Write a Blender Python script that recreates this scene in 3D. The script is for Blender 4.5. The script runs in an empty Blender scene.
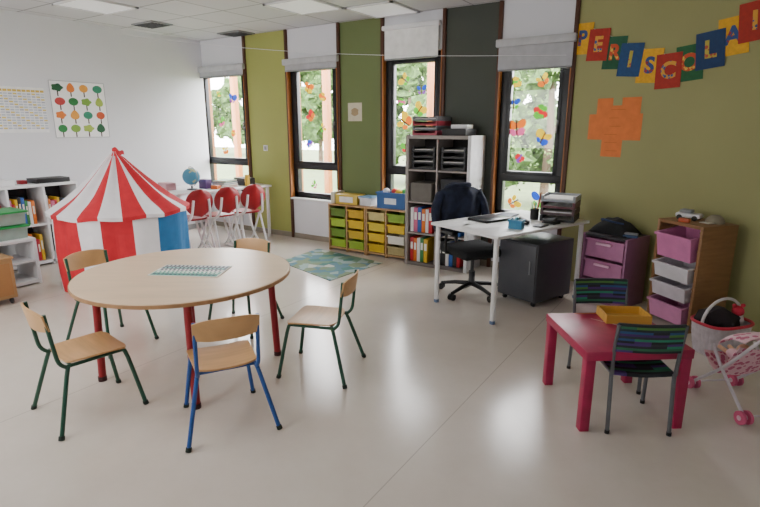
import bpy, bmesh, math, random
from mathutils import Vector, Matrix, noise
R=math.radians; rnd=random.Random(7)
sin,cos,pi=math.sin,math.cos,math.pi
H=1.55;F=520.0;TH=R(13.8);YAW=R(33.2);WY=5.44;LX=-6.75;CZ=2.77
BX=-1.30;BA=R(22)
COL=bpy.context.scene.collection
# ---------- surveying helpers: photo direction -> point on a real plane of the room
def ray(u,v):
    yc=-(v-253.5)/F; x=(u-380)/F
    f=cos(TH)+yc*sin(TH); z=-sin(TH)+yc*cos(TH)
    return Vector((-f*sin(YAW)+x*cos(YAW), f*cos(YAW)+x*sin(YAW), z))
def P(u,v,z=0.0):
    d=ray(u,v); t=(z-H)/d.z; return Vector((d.x*t,d.y*t,z))
def WP(u,v,y=WY):
    d=ray(u,v); t=y/d.y; return (d.x*t, H+d.z*t)
def LP(u,v,x=LX):
    d=ray(u,v); t=x/d.x; return (d.y*t, H+d.z*t)
AD=Vector((cos(BA),-sin(BA),0)); AN=Vector((-sin(BA),-cos(BA),0)); AB=Vector((BX,WY,0))
def AP(u,v,off=0.0):
    d=ray(u,v); o=Vector((0,0,H)); t=((AB-o).dot(AN)+off)/d.dot(AN)
    p=o+d*t; return ((p-AB).dot(AD), p.z)
def AW(s,off,z): 
    p=AB+AD*s+AN*off; p.z=z; return p
def C(r,f,z=0.0): return Vector((-f*sin(YAW)+r*cos(YAW), f*cos(YAW)+r*sin(YAW), z))
# ---------- materials
def lin(h):
    h=h.lstrip('#'); v=[int(h[i:i+2],16)/255 for i in (0,2,4)]
    return tuple((c/12.92 if c<=.04045 else ((c+.055)/1.055)**2.4) for c in v)+(1,)
MC={}
def mat(col,rough=.5,metal=0,var=.08,scale=12,bump=0,name=None,alpha=1,trans=0,emit=0,stretch=None):
    key=(col,rough,metal,var,scale,bump,alpha,trans,emit,stretch)
    if key in MC: return MC[key]
    m=bpy.data.materials.new(name or 'mat_'+col.strip('#')); m.use_nodes=True
    nt=m.node_tree; b=nt.nodes['Principled BSDF']; L=nt.links
    c=lin(col)
    tc=nt.nodes.new('ShaderNodeTexCoord'); n=nt.nodes.new('ShaderNodeTexNoise'); n.inputs['Scale'].default_value=scale; n.inputs['Detail'].default_value=4
    if stretch:
        mp=nt.nodes.new('ShaderNodeMapping'); mp.inputs['Scale'].default_value=stretch
        L.new(tc.outputs['Object'],mp.inputs[0]); L.new(mp.outputs[0],n.inputs['Vector'])
    else: L.new(tc.outputs['Object'],n.inputs['Vector'])
    r=nt.nodes.new('ShaderNodeValToRGB'); r.color_ramp.elements[0].position=.3; r.color_ramp.elements[1].position=.7
    r.color_ramp.elements[0].color=tuple(x*(1-var) for x in c[:3])+(1,); r.color_ramp.elements[1].color=tuple(min(1,x*(1+var)) for x in c[:3])+(1,)
    L.new(n.outputs['Fac'],r.inputs[0]); L.new(r.outputs[0],b.inputs['Base Color'])
    b.inputs['Roughness'].default_value=rough; b.inputs['Metallic'].default_value=metal
    b.inputs['Alpha'].default_value=alpha; b.inputs['Transmission Weight'].default_value=trans
    if emit: 
        b.inputs['Emission Color'].default_value=c; b.inputs['Emission Strength'].default_value=emit
    if bump:
        bp=nt.nodes.new('ShaderNodeBump'); bp.inputs['Strength'].default_value=bump; L.new(n.outputs['Fac'],bp.inputs['Height']); L.new(bp.outputs[0],b.inputs['Normal'])
    MC[key]=m; return m
def patmat(c1,c2,scale=38):
    m=bpy.data.materials.new('patterned_paper'); m.use_nodes=True; nt=m.node_tree; b=nt.nodes['Principled BSDF']; L=nt.links
    tc=nt.nodes.new('ShaderNodeTexCoord'); v=nt.nodes.new('ShaderNodeTexVoronoi'); v.inputs['Scale'].default_value=scale; L.new(tc.outputs['Object'],v.inputs['Vector'])
    r=nt.nodes.new('ShaderNodeValToRGB'); r.color_ramp.interpolation='CONSTANT'; r.color_ramp.elements[0].color=lin(c2); r.color_ramp.elements[1].color=lin(c1); r.color_ramp.elements[1].position=.42
    L.new(v.outputs['Distance'],r.inputs[0]); L.new(r.outputs[0],b.inputs['Base Color']); b.inputs['Roughness'].default_value=.7; return m
def wood(col,var=.16,st=(3,40,3),rough=.45): return mat(col,rough,0,var,1.2,0,'wood',stretch=st)
def floor_mat():
    m=bpy.data.materials.new('linoleum'); m.use_nodes=True; nt=m.node_tree; b=nt.nodes['Principled BSDF']; L=nt.links
    tc=nt.nodes.new('ShaderNodeTexCoord')
    n=nt.nodes.new('ShaderNodeTexNoise'); n.inputs['Scale'].default_value=2.2; n.inputs['Detail'].default_value=8; n.inputs['Roughness'].default_value=.7
    L.new(tc.outputs['Object'],n.inputs['Vector'])
    r=nt.nodes.new('ShaderNodeValToRGB'); r.color_ramp.elements[0].position=.3; r.color_ramp.elements[1].position=.7
    r.color_ramp.elements[0].color=lin('#cec4b8'); r.color_ramp.elements[1].color=lin('#d7cec4'); L.new(n.outputs['Fac'],r.inputs[0])
    sp=nt.nodes.new('ShaderNodeSeparateXYZ'); L.new(tc.outputs['Object'],sp.inputs[0])
    a=nt.nodes.new('ShaderNodeMath'); a.operation='ADD'; a.inputs[1].default_value=1.077+1.0+20; L.new(sp.outputs[0],a.inputs[0])
    mo=nt.nodes.new('ShaderNodeMath'); mo.operation='MODULO'; mo.inputs[1].default_value=2.0; L.new(a.outputs[0],mo.inputs[0])
    su=nt.nodes.new('ShaderNodeMath'); su.operation='SUBTRACT'; su.inputs[1].default_value=1.0; L.new(mo.outputs[0],su.inputs[0])
    ab=nt.nodes.new('ShaderNodeMath'); ab.operation='ABSOLUTE'; L.new(su.outputs[0],ab.inputs[0])
    lt=nt.nodes.new('ShaderNodeMath'); lt.operation='LESS_THAN'; lt.inputs[1].default_value=.003; L.new(ab.outputs[0],lt.inputs[0])
    mx=nt.nodes.new('ShaderNodeMixRGB'); mx.inputs[2].default_value=lin('#b3aa9f'); L.new(lt.outputs[0],mx.inputs[0]); L.new(r.outputs[0],mx.inputs[1])
    L.new(mx.outputs[0],b.inputs['Base Color'])
    n2=nt.nodes.new('ShaderNodeTexNoise'); n2.inputs['Scale'].default_value=1.1; L.new(tc.outputs['Object'],n2.inputs['Vector'])
    mr=nt.nodes.new('ShaderNodeMapRange'); mr.inputs['To Min'].default_value=.13; mr.inputs['To Max'].default_value=.26; L.new(n2.outputs['Fac'],mr.inputs[0]); L.new(mr.outputs[0],b.inputs['Roughness'])
    return m
def ceil_mat():
    m=bpy.data.materials.new('ceiling_tile'); m.use_nodes=True; nt=m.node_tree; b=nt.nodes['Principled BSDF']; L=nt.links
    tc=nt.nodes.new('ShaderNodeTexCoord'); br=nt.nodes.new('ShaderNodeTexBrick'); br.offset=0; br.squash=1
    br.inputs['Scale'].default_value=1; br.inputs['Brick Width'].default_value=.6; br.inputs['Row Height'].default_value=.6; br.inputs['Mortar Size'].default_value=.009
    br.inputs['Color1'].default_value=lin('#dcdce0'); br.inputs['Color2'].default_value=lin('#d2d2d6'); br.inputs['Mortar'].default_value=lin('#98989c'); 
    L.new(tc.outputs['Object'],br.inputs['Vector']); L.new(br.outputs['Color'],b.inputs['Base Color']); b.inputs['Roughness'].default_value=.8
    return m
def rug_mat():
    m=bpy.data.materials.new('play_map'); m.use_nodes=True; nt=m.node_tree; b=nt.nodes['Principled BSDF']; L=nt.links
    tc=nt.nodes.new('ShaderNodeTexCoord'); v=nt.nodes.new('ShaderNodeTexVoronoi'); v.inputs['Scale'].default_value=9
    L.new(tc.outputs['Object'],v.inputs['Vector'])
    r=nt.nodes.new('ShaderNodeValToRGB'); r.color_ramp.interpolation='CONSTANT'
    cs=['#4a7a74','#6d8f7a','#93a9a6','#5a7f8c','#7a8a6c','#b9c0b4']
    for i,c in enumerate(cs):
        e=r.color_ramp.elements[i] if i<2 else r.color_ramp.elements.new(i/6)
        e.position=i/6; e.color=lin(c)
    L.new(v.outputs['Color'],r.inputs[0]); L.new(r.outputs[0],b.inputs['Base Color']); b.inputs['Roughness'].default_value=.9
    return m
def glass_mat():
    m=bpy.data.materials.new('window_glass'); m.use_nodes=True; nt=m.node_tree; nt.nodes.clear(); L=nt.links
    o=nt.nodes.new('ShaderNodeOutputMaterial'); t=nt.nodes.new('ShaderNodeBsdfTransparent'); g=nt.nodes.new('ShaderNodeBsdfGlossy'); g.inputs['Roughness'].default_value=.02
    x=nt.nodes.new('ShaderNodeMixShader'); x.inputs[0].default_value=.04; L.new(t.outputs[0],x.inputs[1]); L.new(g.outputs[0],x.inputs[2]); L.new(x.outputs[0],o.inputs[0])
    return m
# ---------- mesh builder
class MB:
    def __init__(s): s.v=[]; s.f=[]; s.mi=[]; s.ms=[]
    def idx(s,m):
        if m not in s.ms: s.ms.append(m)
        return s.ms.index(m)
    def add(s,vs,fs,m=None,M=None):
        b=len(s.v); i=s.idx(m)
        for p in vs:
            p=Vector(p); s.v.append(M@p if M else p)
        for f in fs: s.f.append([b+k for k in f]); s.mi.append(i)
        return s
    def box(s,c,sz,m=None,bev=0,M=None):
        t=bmesh.new(); bmesh.ops.create_cube(t,size=1,matrix=Matrix.Translation(c)@Matrix.Diagonal((*sz,1)))
        if bev: bmesh.ops.bevel(t,geom=t.edges[:],offset=min(bev,min(sz)*.45),segments=2,affect='EDGES',profile=.5)
        return s.bm(t,m,M)
    def bm(s,t,m=None,M=None):
        t.verts.index_update(); s.add([v.co.copy() for v in t.verts],[[v.index for v in f.verts] for f in t.faces],m,M); t.free(); return s
    def sph(s,c,r,m=None,sc=(1,1,1),sub=2,M=None,rough=0):
        t=bmesh.new(); bmesh.ops.create_icosphere(t,subdivisions=sub,radius=r,matrix=Matrix.Translation(c)@Matrix.Diagonal((*sc,1)))
        if rough:
            for v in t.verts: v.co+=(v.co-Vector(c))*rough*noise.noise(v.co*(2.2/r))
        return s.bm(t,m,M)
    def tube(s,pts,r,m=None,seg=10,curve=0,closed=False,M=None,r1=None):
        pts=[Vector(p) for p in pts]
        if curve:
            o=[]; n=len(pts)
            rng=n if closed else n-1
            for i in range(rng):
                g=lambda k: pts[k%n] if closed else pts[max(0,min(n-1,k))]
                a,b,c,d=g(i-1),g(i),g(i+1),g(i+2)
                for q in range(curve):
                    t=q/curve; o.append(.5*((2*b)+(-a+c)*t+(2*a-5*b+4*c-d)*t*t+(-a+3*b-3*c+d)*t**3))
            if not closed: o.append(pts[-1])
            pts=o
        n=len(pts); vs=[]; prev=None
        for i,p in enumerate(pts):
            a=pts[(i-1)%n] if (closed or i>0) else p; b=pts[(i+1)%n] if (closed or i<n-1) else p
            t=(b-a).normalized()
            if prev is None: x=t.orthogonal().normalized()
            else: x=(prev-t*prev.dot(t)); x=x.normalized() if x.length>1e-6 else t.orthogonal().normalized()
            prev=x; y=t.cross(x); rr=r if r1 is None else r+(r1-r)*i/(n-1)
            for k in range(seg): an=2*pi*k/seg; vs.append(p+(x*cos(an)+y*sin(an))*rr)
        fs=[]
        for i in range(n if closed else n-1):
            j=(i+1)%n
            for k in range(seg): l=(k+1)%seg; fs.append([i*seg+k,i*seg+l,j*seg+l,j*seg+k])
        if not closed: fs.append(list(range(seg))[::-1]); fs.append([(n-1)*seg+k for k in range(seg)])
        return s.add(vs,fs,m,M)
    def lathe(s,prof,m=None,seg=24,M=None,c=(0,0,0)):
        vs=[];fs=[];n=len(prof); c=Vector(c)
        for k in range(seg):
            a=2*pi*k/seg
            for r,z in prof: vs.append(c+Vector((r*cos(a),r*sin(a),z)))
        for k in range(seg):
            l=(k+1)%seg
            for i in range(n-1): fs.append([k*n+i,l*n+i,l*n+i+1,k*n+i+1])
        if prof[0][0]>1e-5: fs.append([k*n for k in range(seg)][::-1])
        if prof[-1][0]>1e-5: fs.append([k*n+n-1 for k in range(seg)])
        return s.add(vs,fs,m,M)
    def prism(s,poly,z0,z1,m=None,M=None):
        n=len(poly); vs=[(x,y,z0) for x,y in poly]+[(x,y,z1) for x,y in poly]
        fs=[list(range(n))[::-1],list(range(n,2*n))]+[[i,(i+1)%n,n+(i+1)%n,n+i] for i in range(n)]
        return s.add(vs,fs,m,M)
    def sheet(s,fn,nu,nv,th,m=None,d=(0,1,0),M=None):
        d=Vector(d); A=[Vector(fn(i/nu,j/nv)) for j in range(nv+1) for i in range(nu+1)]
        N=len(A); vs=A+[a+d*th for a in A]; fs=[]; w=nu+1
        for j in range(nv):
            for i in range(nu):
                q=[j*w+i,j*w+i+1,(j+1)*w+i+1,(j+1)*w+i]; fs.append(q); fs.append([N+k for k in q[::-1]])
        per=[i for i in range(w)]+[j*w+nu for j in range(1,nv+1)]+[nv*w+i for i in range(nu-1,-1,-1)]+[j*w for j in range(nv-1,0,-1)]
        for a,b in zip(per,per[1:]+per[:1]): fs.append([b,a,N+a,N+b])
        return s.add(vs,fs,m,M)
    def tub(s,w,d,h,m=None,c=(0,0,0),tap=.88,lip=.012,M=None):
        x,y,z=c; e=.006
        def ring(a,b,zz): return [(x-a,y-b,z+zz),(x+a,y-b,z+zz),(x+a,y+b,z+zz),(x-a,y+b,z+zz)]
        a,b=w/2,d/2; rs=[ring(a*tap,b*tap,0),ring(a-lip,b-lip,h-.018),ring(a,b,h-.018),ring(a,b,h),ring(a-lip-e,b-lip-e,h),ring(a*tap-e,b*tap-e,e)]
        vs=sum(rs,[]); fs=[[3,2,1,0]]
        for k in range(5):
            for i in range(4): j=(i+1)%4; fs.append([k*4+i,k*4+j,k*4+4+j,k*4+4+i])
        fs.append([20,21,22,23]); return s.add(vs,fs,m,M)
    def build(s,name,m=None,parent=None,ang=35,loc=None,rot=None):
        me=bpy.data.meshes.new(name); me.from_pydata(s.v,[],s.f); 
        for mm in s.ms: me.materials.append(mm or m)
        for p,i in zip(me.polygons,s.mi): p.material_index=i
        t=bmesh.new(); t.from_mesh(me); bmesh.ops.recalc_face_normals(t,faces=t.faces); t.to_mesh(me); t.free()
        me.shade_smooth(); me.set_sharp_from_angle(angle=R(ang))
        o=bpy.data.objects.new(name,me); COL.objects.link(o)
        if parent: o.parent=parent
        if loc is not None: o.location=loc
        if rot is not None: o.rotation_euler=rot
        return o
def tag(o,label,cat,group=None,kind=None):
    o['label']=label; o['category']=cat
    if group: o['group']=group
    if kind: o['kind']=kind
    return o
def T(name,label,cat,loc,rz=0,group=None,rot=None):
    o=bpy.data.objects.new(name,None); o.empty_display_size=.05; COL.objects.link(o); o.location=loc
    o.rotation_euler=rot if rot else (0,0,rz); return tag(o,label,cat,group)
def S(o): o['kind']='structure'; return o
def rrect(w,d,r,n=5,cx=0,cy=0):
    p=[]
    for sx,sy,a0 in ((1,1,0),(-1,1,90),(-1,-1,180),(1,-1,270)):
        for k in range(n+1):
            a=R(a0+90*k/n); p.append((cx+sx*(w/2-r)+r*cos(a),cy+sy*(d/2-r)+r*sin(a)))
    return p
def text_mesh(ch,size,m,parent,loc,rot,name='letter',depth=.001):
    c=bpy.data.curves.new('t','FONT'); c.body=ch; c.size=size; c.align_x='CENTER'; c.align_y='CENTER'; c.extrude=depth; c.offset=size*.035
    o=bpy.data.objects.new('t',c); COL.objects.link(o); bpy.context.view_layer.update()
    dg=bpy.context.evaluated_depsgraph_get(); me=bpy.data.meshes.new_from_object(o.evaluated_get(dg)); bpy.data.objects.remove(o)
    me.name=name; me.materials.clear(); me.materials.append(m); q=bpy.data.objects.new(name,me); COL.objects.link(q); q.parent=parent; q.location=loc; q.rotation_euler=rot; return q

white=mat('#e8e8ea',.6,var=.02,scale=3); whiteP=mat('#ececec',.35,var=.02); wallw=mat('#e4e5ea',.75,var=.015,scale=2)
black=mat('#141416',.5,var=.1); blackf=mat('#17181b',.9,var=.25,scale=40,bump=.3); dgrey=mat('#3a3c40',.5); grey=mat('#8c8e92',.45)
frameb=mat('#15181c',.4); chrome=mat('#9a9ca0',.3,.85); red=mat('#8e1420',.45); pine=wood('#b08a5c'); darkwood=wood('#54301f',st=(40,40,2),rough=.55)
# ================= setting
fl=MB(); fl.prism([(LX-.2,-2.7),(2.65,-2.7),(2.65,WY+.2),(LX-.2,WY+.2)],-.12,0,floor_mat()); S(fl.build('floor'))
ce=MB(); ce.prism([(LX-.2,-2.7),(2.65,-2.7),(2.65,WY+.2),(LX-.2,WY+.2)],CZ,CZ+.12,ceil_mat()); S(ce.build('ceiling'))
S(MB().box((LX-.1,1.37,CZ/2),(.2,8.14,CZ),wallw).build('wall_left'))
S(MB().box((2.55,1.0,CZ/2),(.2,7.0,CZ),wallw).build('wall_right'))
S(MB().box((-2.15,-2.6,CZ/2),(9.0,.2,CZ),wallw).build('wall_front'))
lime=mat('#a6aa5c',.7,var=.04,scale=2); olive=mat('#6c7a4a',.7,var=.04,scale=2); darkp=mat('#454a42',.7,var=.05,scale=2); greenw=mat('#9b9a66',.7,var=.04,scale=1.5)
US=[200,248,289,340,383,443,497,570]; X=[WP(u,110)[0] for u in US]
Z0,Z1=.58,2.36; TW=.24
wb=MB()
def seg(x0,x1,z0,z1,m): wb.box(((x0+x1)/2,WY+TW/2,(z0+z1)/2),(x1-x0,TW,z1-z0),m)
seg(LX-.2,X[0],0,CZ,wallw)
for (a,b,m) in ((1,2,lime),(3,4,olive),(5,6,darkp)): seg(X[a],X[b],0,CZ,m)
for a,b in ((0,1),(2,3),(4,5),(6,7)): seg(X[a],X[b],0,Z0,wallw); seg(X[a],X[b],Z1,CZ,wallw)
S(wb.build('wall_back'))
ww=MB(); Lw=4.2; Mx=Matrix.Translation((X[7],WY,0))@Matrix.Rotation(-BA,4,'Z')
AB=Vector((X[7],WY,0))
ww.box((Lw/2,.12,CZ/2),(Lw,.24,CZ),greenw,M=Mx); S(ww.build('wall_angled'))
for i,x in enumerate(X): S(MB().box((x,WY-.005,CZ/2),(.04,.05,CZ),darkwood,bev=.004).build('trim_%d'%(i+1)))
S(MB().box((LX+.006,1.4,.04),(.012,7.8,.08),mat('#9a9a9c',.5)).build('baseboard_left'))
S(MB().box(((LX+X[7])/2,WY-.006,.035),(X[7]-LX,.012,.07),mat('#8e8678',.5)).build('baseboard_back'))
gl=glass_mat()
jamb=wood('#a5682f',st=(40,40,2))
for k,(a,b) in enumerate(((0,1),(2,3),(4,5),(6,7))):
    x0,x1=X[a]+.022,X[b]-.022; cx=(x0+x1)/2; w=x1-x0; yf=WY+.07
    e=bpy.data.objects.new('window_%d'%(k+1),None); COL.objects.link(e); e.location=(cx,yf,Z0); S(e)
    hh=Z1-Z0; ft=.075; zt=.43
    f=MB(); 
    for sx in (-1,1): f.box((sx*(w/2-ft/2),0,hh/2),(ft,.08,hh),frameb,bev=.005)
    for z in (ft/2,hh-ft/2): f.box((0,0,z),(w,.08,ft),frameb,bev=.005)
    f.box((0,0,zt),(w,.085,.08),frameb,bev=.005)
    f.build('frame',None,e)
    s_=MB(); si=w/2-ft-.018
    for sx in (-1,1): s_.box((sx*si,-.015,(zt+hh)/2-.01),(.040,.06,hh-zt-.1),frameb,bev=.004)
    for z in (zt+.05,hh-ft-.02): s_.box((0,-.015,z),(2*si,.06,.040),frameb,bev=.004)
    s_.build('sash',None,e)
    MB().box((0,.01,(zt+hh)/2),(2*si,.006,hh-zt-.08),gl).build('pane',None,e)
    MB().box((0,.01,zt/2+.01),(w-2*ft,.006,zt-.08),gl).build('pane',None,e)
    MB().box((0,-.075,-.012),(w,.12,.024),white,bev=.004).build('sill',None,e)
    h=MB(); h.box((si-.0,-.055,1.0),(.02,.03,.05),grey); h.tube([(si,-.07,1.0),(si,-.075,.9)],.008,grey); h.build('handle',None,e)
    j=MB(); 
    for sx in (-1,1): j.box((sx*(w/2+.004),.02,hh/2),(.01,.26,hh),jamb)
    j.build('jamb',None,e)
# roller blinds
for k,(a,b,zc_,zb) in enumerate(((0,1,2.36,2.27),(2,3,2.36,2.27),(4,5,2.63,2.31),(6,7,2.36,2.12))):
    x0,x1=X[a]-.02,X[b]+.02; nm=['first window from the corner','second window from the corner','third window from the corner','window beside the green wall, lowered furthest'][k]
    if k==2: x0,x1=X[a]+.03,X[b]-.03
    t=T('roller_blind','grey white roller blind above the '+nm,'blind',((x0+x1)/2,WY-.055,zc_),0,'roller blinds')
    MB().box((0,0,.0),(x1-x0,.06,.075 if k!=2 else .05),mat('#bfc0c2',.5) if k!=2 else white,bev=.01).build('cassette',None,t)
    MB().box((0,.005,(zb-zc_-.03)/2),(x1-x0-.05,.004,zc_-zb),mat('#b5b6ba',.8) if k!=2 else mat('#f2f2f0',.8)).build('blind_fabric',None,t)
    MB().tube([(-(x1-x0)/2+.03,.005,zb-zc_-.02),((x1-x0)/2-.03,.005,zb-zc_-.02)],.01,grey).build('bottom_bar',None,t)
# ceiling fittings
def snap(p): return Vector((math.floor(p.x/.6)*.6+.3,math.floor(p.y/.6)*.6+.3,CZ))
for (u,v,l) in ((110,4,'near the white wall'),(275,6,'over the play mat'),(395,12,'over the low drawers')):
    t=T('ceiling_light','square white ceiling light panel '+l,'ceiling light',snap(P(u,v,CZ)),0,'ceiling light panels')
    fr=MB()
    for sx,sy,wx,wy in ((1,0,.03,.59),(-1,0,.03,.59),(0,1,.59,.03),(0,-1,.59,.03)): fr.box((sx*.28,sy*.28,-.008),(wx,wy,.02),white)
    fr.build('frame',None,t); MB().box((0,0,-.004),(.53,.53,.01),mat('#ffffff',.4,emit=.25)).build('diffuser',None,t)
for (u,v,l) in ((152,24,'nearest the white wall'),(236,33,'above the second white panel')):
    p=P(u,v,CZ); t=T('ceiling_vent','small dark grilled ceiling vent '+l,'vent',p,0,'ceiling vents')
    MB().box((0,0,-.008),(.42,.3,.016),mat('#8d8f92',.6),bev=.004).build('frame',None,t)
    s_=MB()
    for q in range(6): s_.box((0,-.11+q*.044,-.018),(.36,.02,.008),dgrey)
    s_.build('slats',None,t)
# ================= stickers on the glass
SK=[(0,[(219,94),(233,99),(222,122),(234,133),(226,150)]),(1,[(309,88),(323,97),(311,116),(323,128),(310,144),(315,185)]),
    (2,[(405,80),(422,90),(402,102),(420,110),(405,122),(423,134),(406,148),(418,178)]),(3,[(517,82),(543,80),(514,104),(541,112),(517,128),(543,138),(520,158),(514,202),(540,200)])]
PC=[('yellow','#ffd010'),('red','#e8202a'),('blue','#1c50d8'),('orange','#ff7a10'),('green','#5fc535'),('purple','#8a40b0'),('pink','#f0609a')]
wn=['first window','second window','third window','fourth window']
ords=['first','second','third','fourth','fifth','sixth','seventh','eighth','ninth','tenth','eleventh']
for wi,l in SK:
    for n,(u,v) in enumerate(l):
        x,z=WP(u,v,WY+.075); q0=[0,2,4,3,0,1,0,2,4,0][(n+wi*3)%10]; cn,ch=PC[q0]; c2=PC[(q0+[4,3,2][n%3])%7][1]; flow=(n*5+wi)%3==0
        lab='%s paper %s stuck on the %s, %s decal from the top'%(cn,'flower' if flow else 'butterfly',wn[wi],ords[sorted(l,key=lambda q:q[1]).index((u,v))])
        t=T('window_decal',lab,'window decal',(x,WY+.066,z),0,'paper decals on the windows',rot=(R(90),R(rnd.uniform(-60,60)),0))
        sc=1.8 if (u,v) in((517,128),(541,112),(540,200),(418,178),(405,122)) else rnd.uniform(1.05,1.4)
        e_=1.0; jx=[rnd.uniform(.6,1.35) for _ in range(8)]  # emission on petals and wings stands in for daylight through the paper
        if flow:
            b=MB()
            for k in range(6):
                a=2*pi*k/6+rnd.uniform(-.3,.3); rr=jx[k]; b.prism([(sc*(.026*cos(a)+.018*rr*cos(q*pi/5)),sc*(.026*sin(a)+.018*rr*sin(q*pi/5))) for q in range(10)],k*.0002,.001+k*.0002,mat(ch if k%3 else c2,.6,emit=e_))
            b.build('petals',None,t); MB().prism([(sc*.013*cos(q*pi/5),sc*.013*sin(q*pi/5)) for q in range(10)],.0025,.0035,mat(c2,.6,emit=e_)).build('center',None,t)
        else:
            b=MB()
            for si_,sx in enumerate((-1,1)):
                for pi_,(px,py,rx,ry) in enumerate(((.030,.02,.028,.026),(.024,-.024,.022,.02))):
                    f_=jx[si_*2+pi_]
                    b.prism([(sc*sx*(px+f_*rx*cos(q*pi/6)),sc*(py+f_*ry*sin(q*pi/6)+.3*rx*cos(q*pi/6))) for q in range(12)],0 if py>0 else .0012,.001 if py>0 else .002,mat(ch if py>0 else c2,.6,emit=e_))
            b.build('wings',None,t); MB().prism([(-.004*sc,-.045*sc),(.004*sc,-.045*sc),(.005*sc,.045*sc),(-.005*sc,.045*sc)],.002,.004,mat('#6a3010',.6)).build('body',None,t)
# ================= outside
S(MB().box((-10,19,-.35),(80,26.5,.1),mat('#56653a',.9,var=.2,scale=2)).build('ground'))
fm_=mat('#3d5626',.9,var=.7,scale=9,name='foliage'); lf=[mat(c,.8,var=.3,scale=5) for c in ('#263716','#456428','#668340','#8aa45c')]
for n,(u,dist,lab,sc,nb) in enumerate(((548,12.5,'leafy tree outside the fourth window, right of its pane',1.5,15),(508,18,'leafy tree outside the fourth window, left of its pane',1.7,14),(409,15,'leafy tree outside the third window',1.7,18),(320,19,'leafy tree outside the second window',1.9,16),(236,24,'leafy tree outside the first window, on its right',1.9,14),(205,29,'leafy tree outside the first window, on its left',1.7,13))):
    d=ray(u,130); k_=dist/d.y; t=T('tree',lab,'tree',(d.x*k_,dist,-.3),0,'trees outside the windows')
    MB().tube([(0,0,0),(.05,0,1.2*sc),(0,.05,2.0*sc)],.11,mat('#5a4a3a',.9),r1=.06).tube([(0,0,1.0*sc),(.5,0,1.6*sc)],.05,mat('#5a4a3a',.9),r1=.03).build('trunk',None,t)
    b=MB(); nb+=6; cl=[(rnd.uniform(-.85,.85)*sc,rnd.uniform(-.6,.6)*sc,rnd.uniform(.5,2.3)*sc,rnd.uniform(.2,.38)*sc) for _ in range(nb)]
    for c_ in cl: b.sph(c_[:3],c_[3],fm_,(1,1,.9),3,rough=.9)
    for q in range(2600):
        cx_,cy_,cz_,cr=cl[q%nb]; v_=Vector((rnd.gauss(0,1),rnd.gauss(0,1),rnd.gauss(0,1))).normalized()*cr*rnd.uniform(.95,1.7); d=.045
        M=Matrix.Translation((cx_+v_.x,cy_+v_.y,cz_+v_.z))@Matrix.Rotation(rnd.uniform(0,6),4,Vector((rnd.random()+.01,rnd.random(),rnd.random())))
        b.add([(-d,0,0),(0,-d*.6,0),(d,0,0),(0,d*.6,0)],[[0,1,2,3]],lf[rnd.randrange(4)],M)
    b.build('crown',None,t)
for k,(u,l) in enumerate(((236,'first'),(327,'second'),(431,'third'))):
    d=ray(u,120); k_=8.2/d.y; t=T('timber_post','orange brown timber post standing outside the %s window'%l,'post',(d.x*k_,8.2,-.3),0,'timber posts outside the windows')
    MB().box((0,0,1.7),(.12,.12,3.4),wood('#9c5c28',st=(30,30,2)),bev=.006).build('shaft',None,t); MB().box((0,0,.03),(.2,.2,.06),grey,bev=.004).build('base_plate',None,t)
# ================= round table
tw=wood('#dcc0a0',.06,(2,14,2),.33); tc=C(-1.225,3.165)
t=T('round_table','large round pale wood table with red tube legs in the middle of chairs','table',tc,YAW)
MB().lathe([(0.0001,.632),(.638,.632),(.645,.638),(.645,.655),(.640,.66),(.0001,.66)],tw,64).build('tabletop',None,t)
MB().lathe([(.6485,.635),(.6495,.645),(.6485,.656),(.644,.656),(.644,.635)],wood('#a88058'),64).build('edge_band',None,t)
fr=MB(); an=[R(-70+90*k) for k in range(4)]; lp=[(.52*cos(a),.52*sin(a)) for a in an]
for i in range(4): fr.tube([(*lp[i],.612),(*lp[(i+1)%4],.612)],.017,red,8)
fr.build('apron_frame',None,t)
for (x,y) in lp:
    l=MB(); l.tube([(x,y,.632),(x*1.05,y*1.05,.0)],.023,red,14); lg=l.build('leg',None,t); MB().lathe([(.026,0),(.026,.03)],mat('#3a1518',.6),14,c=(x*1.05,y*1.05,0)).build('foot_cap',None,lg)
pp=P(191,271,.66); t=T('letter_board','white, teal and navy printed letter sheet lying on the round table','sheet',(pp.x,pp.y,.6605),YAW+R(-5))
MB().box((0,0,.002),(.44,.25,.003),mat('#e9ebe6',.5)).build('sheet',None,t)
b=MB()
for r_,(bc,lc) in enumerate((('#2c3a50','#dfe4e4'),('#2c3a50','#9ad0c8'),('#ecefec','#2c3a50'),('#3f9f88','#eef4f0'),('#3f9f88','#20405a'))):
    b.box((0,.096-r_*.048,.0038),(.42,.042,.001),mat(bc,.5))
    for k in range(15): b.box((-.19+k*.027,.096-r_*.048,.0046),(rnd.uniform(.010,.018),.026,.0008),mat(lc,.5))
b.build('letter_rows',None,t)
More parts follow.
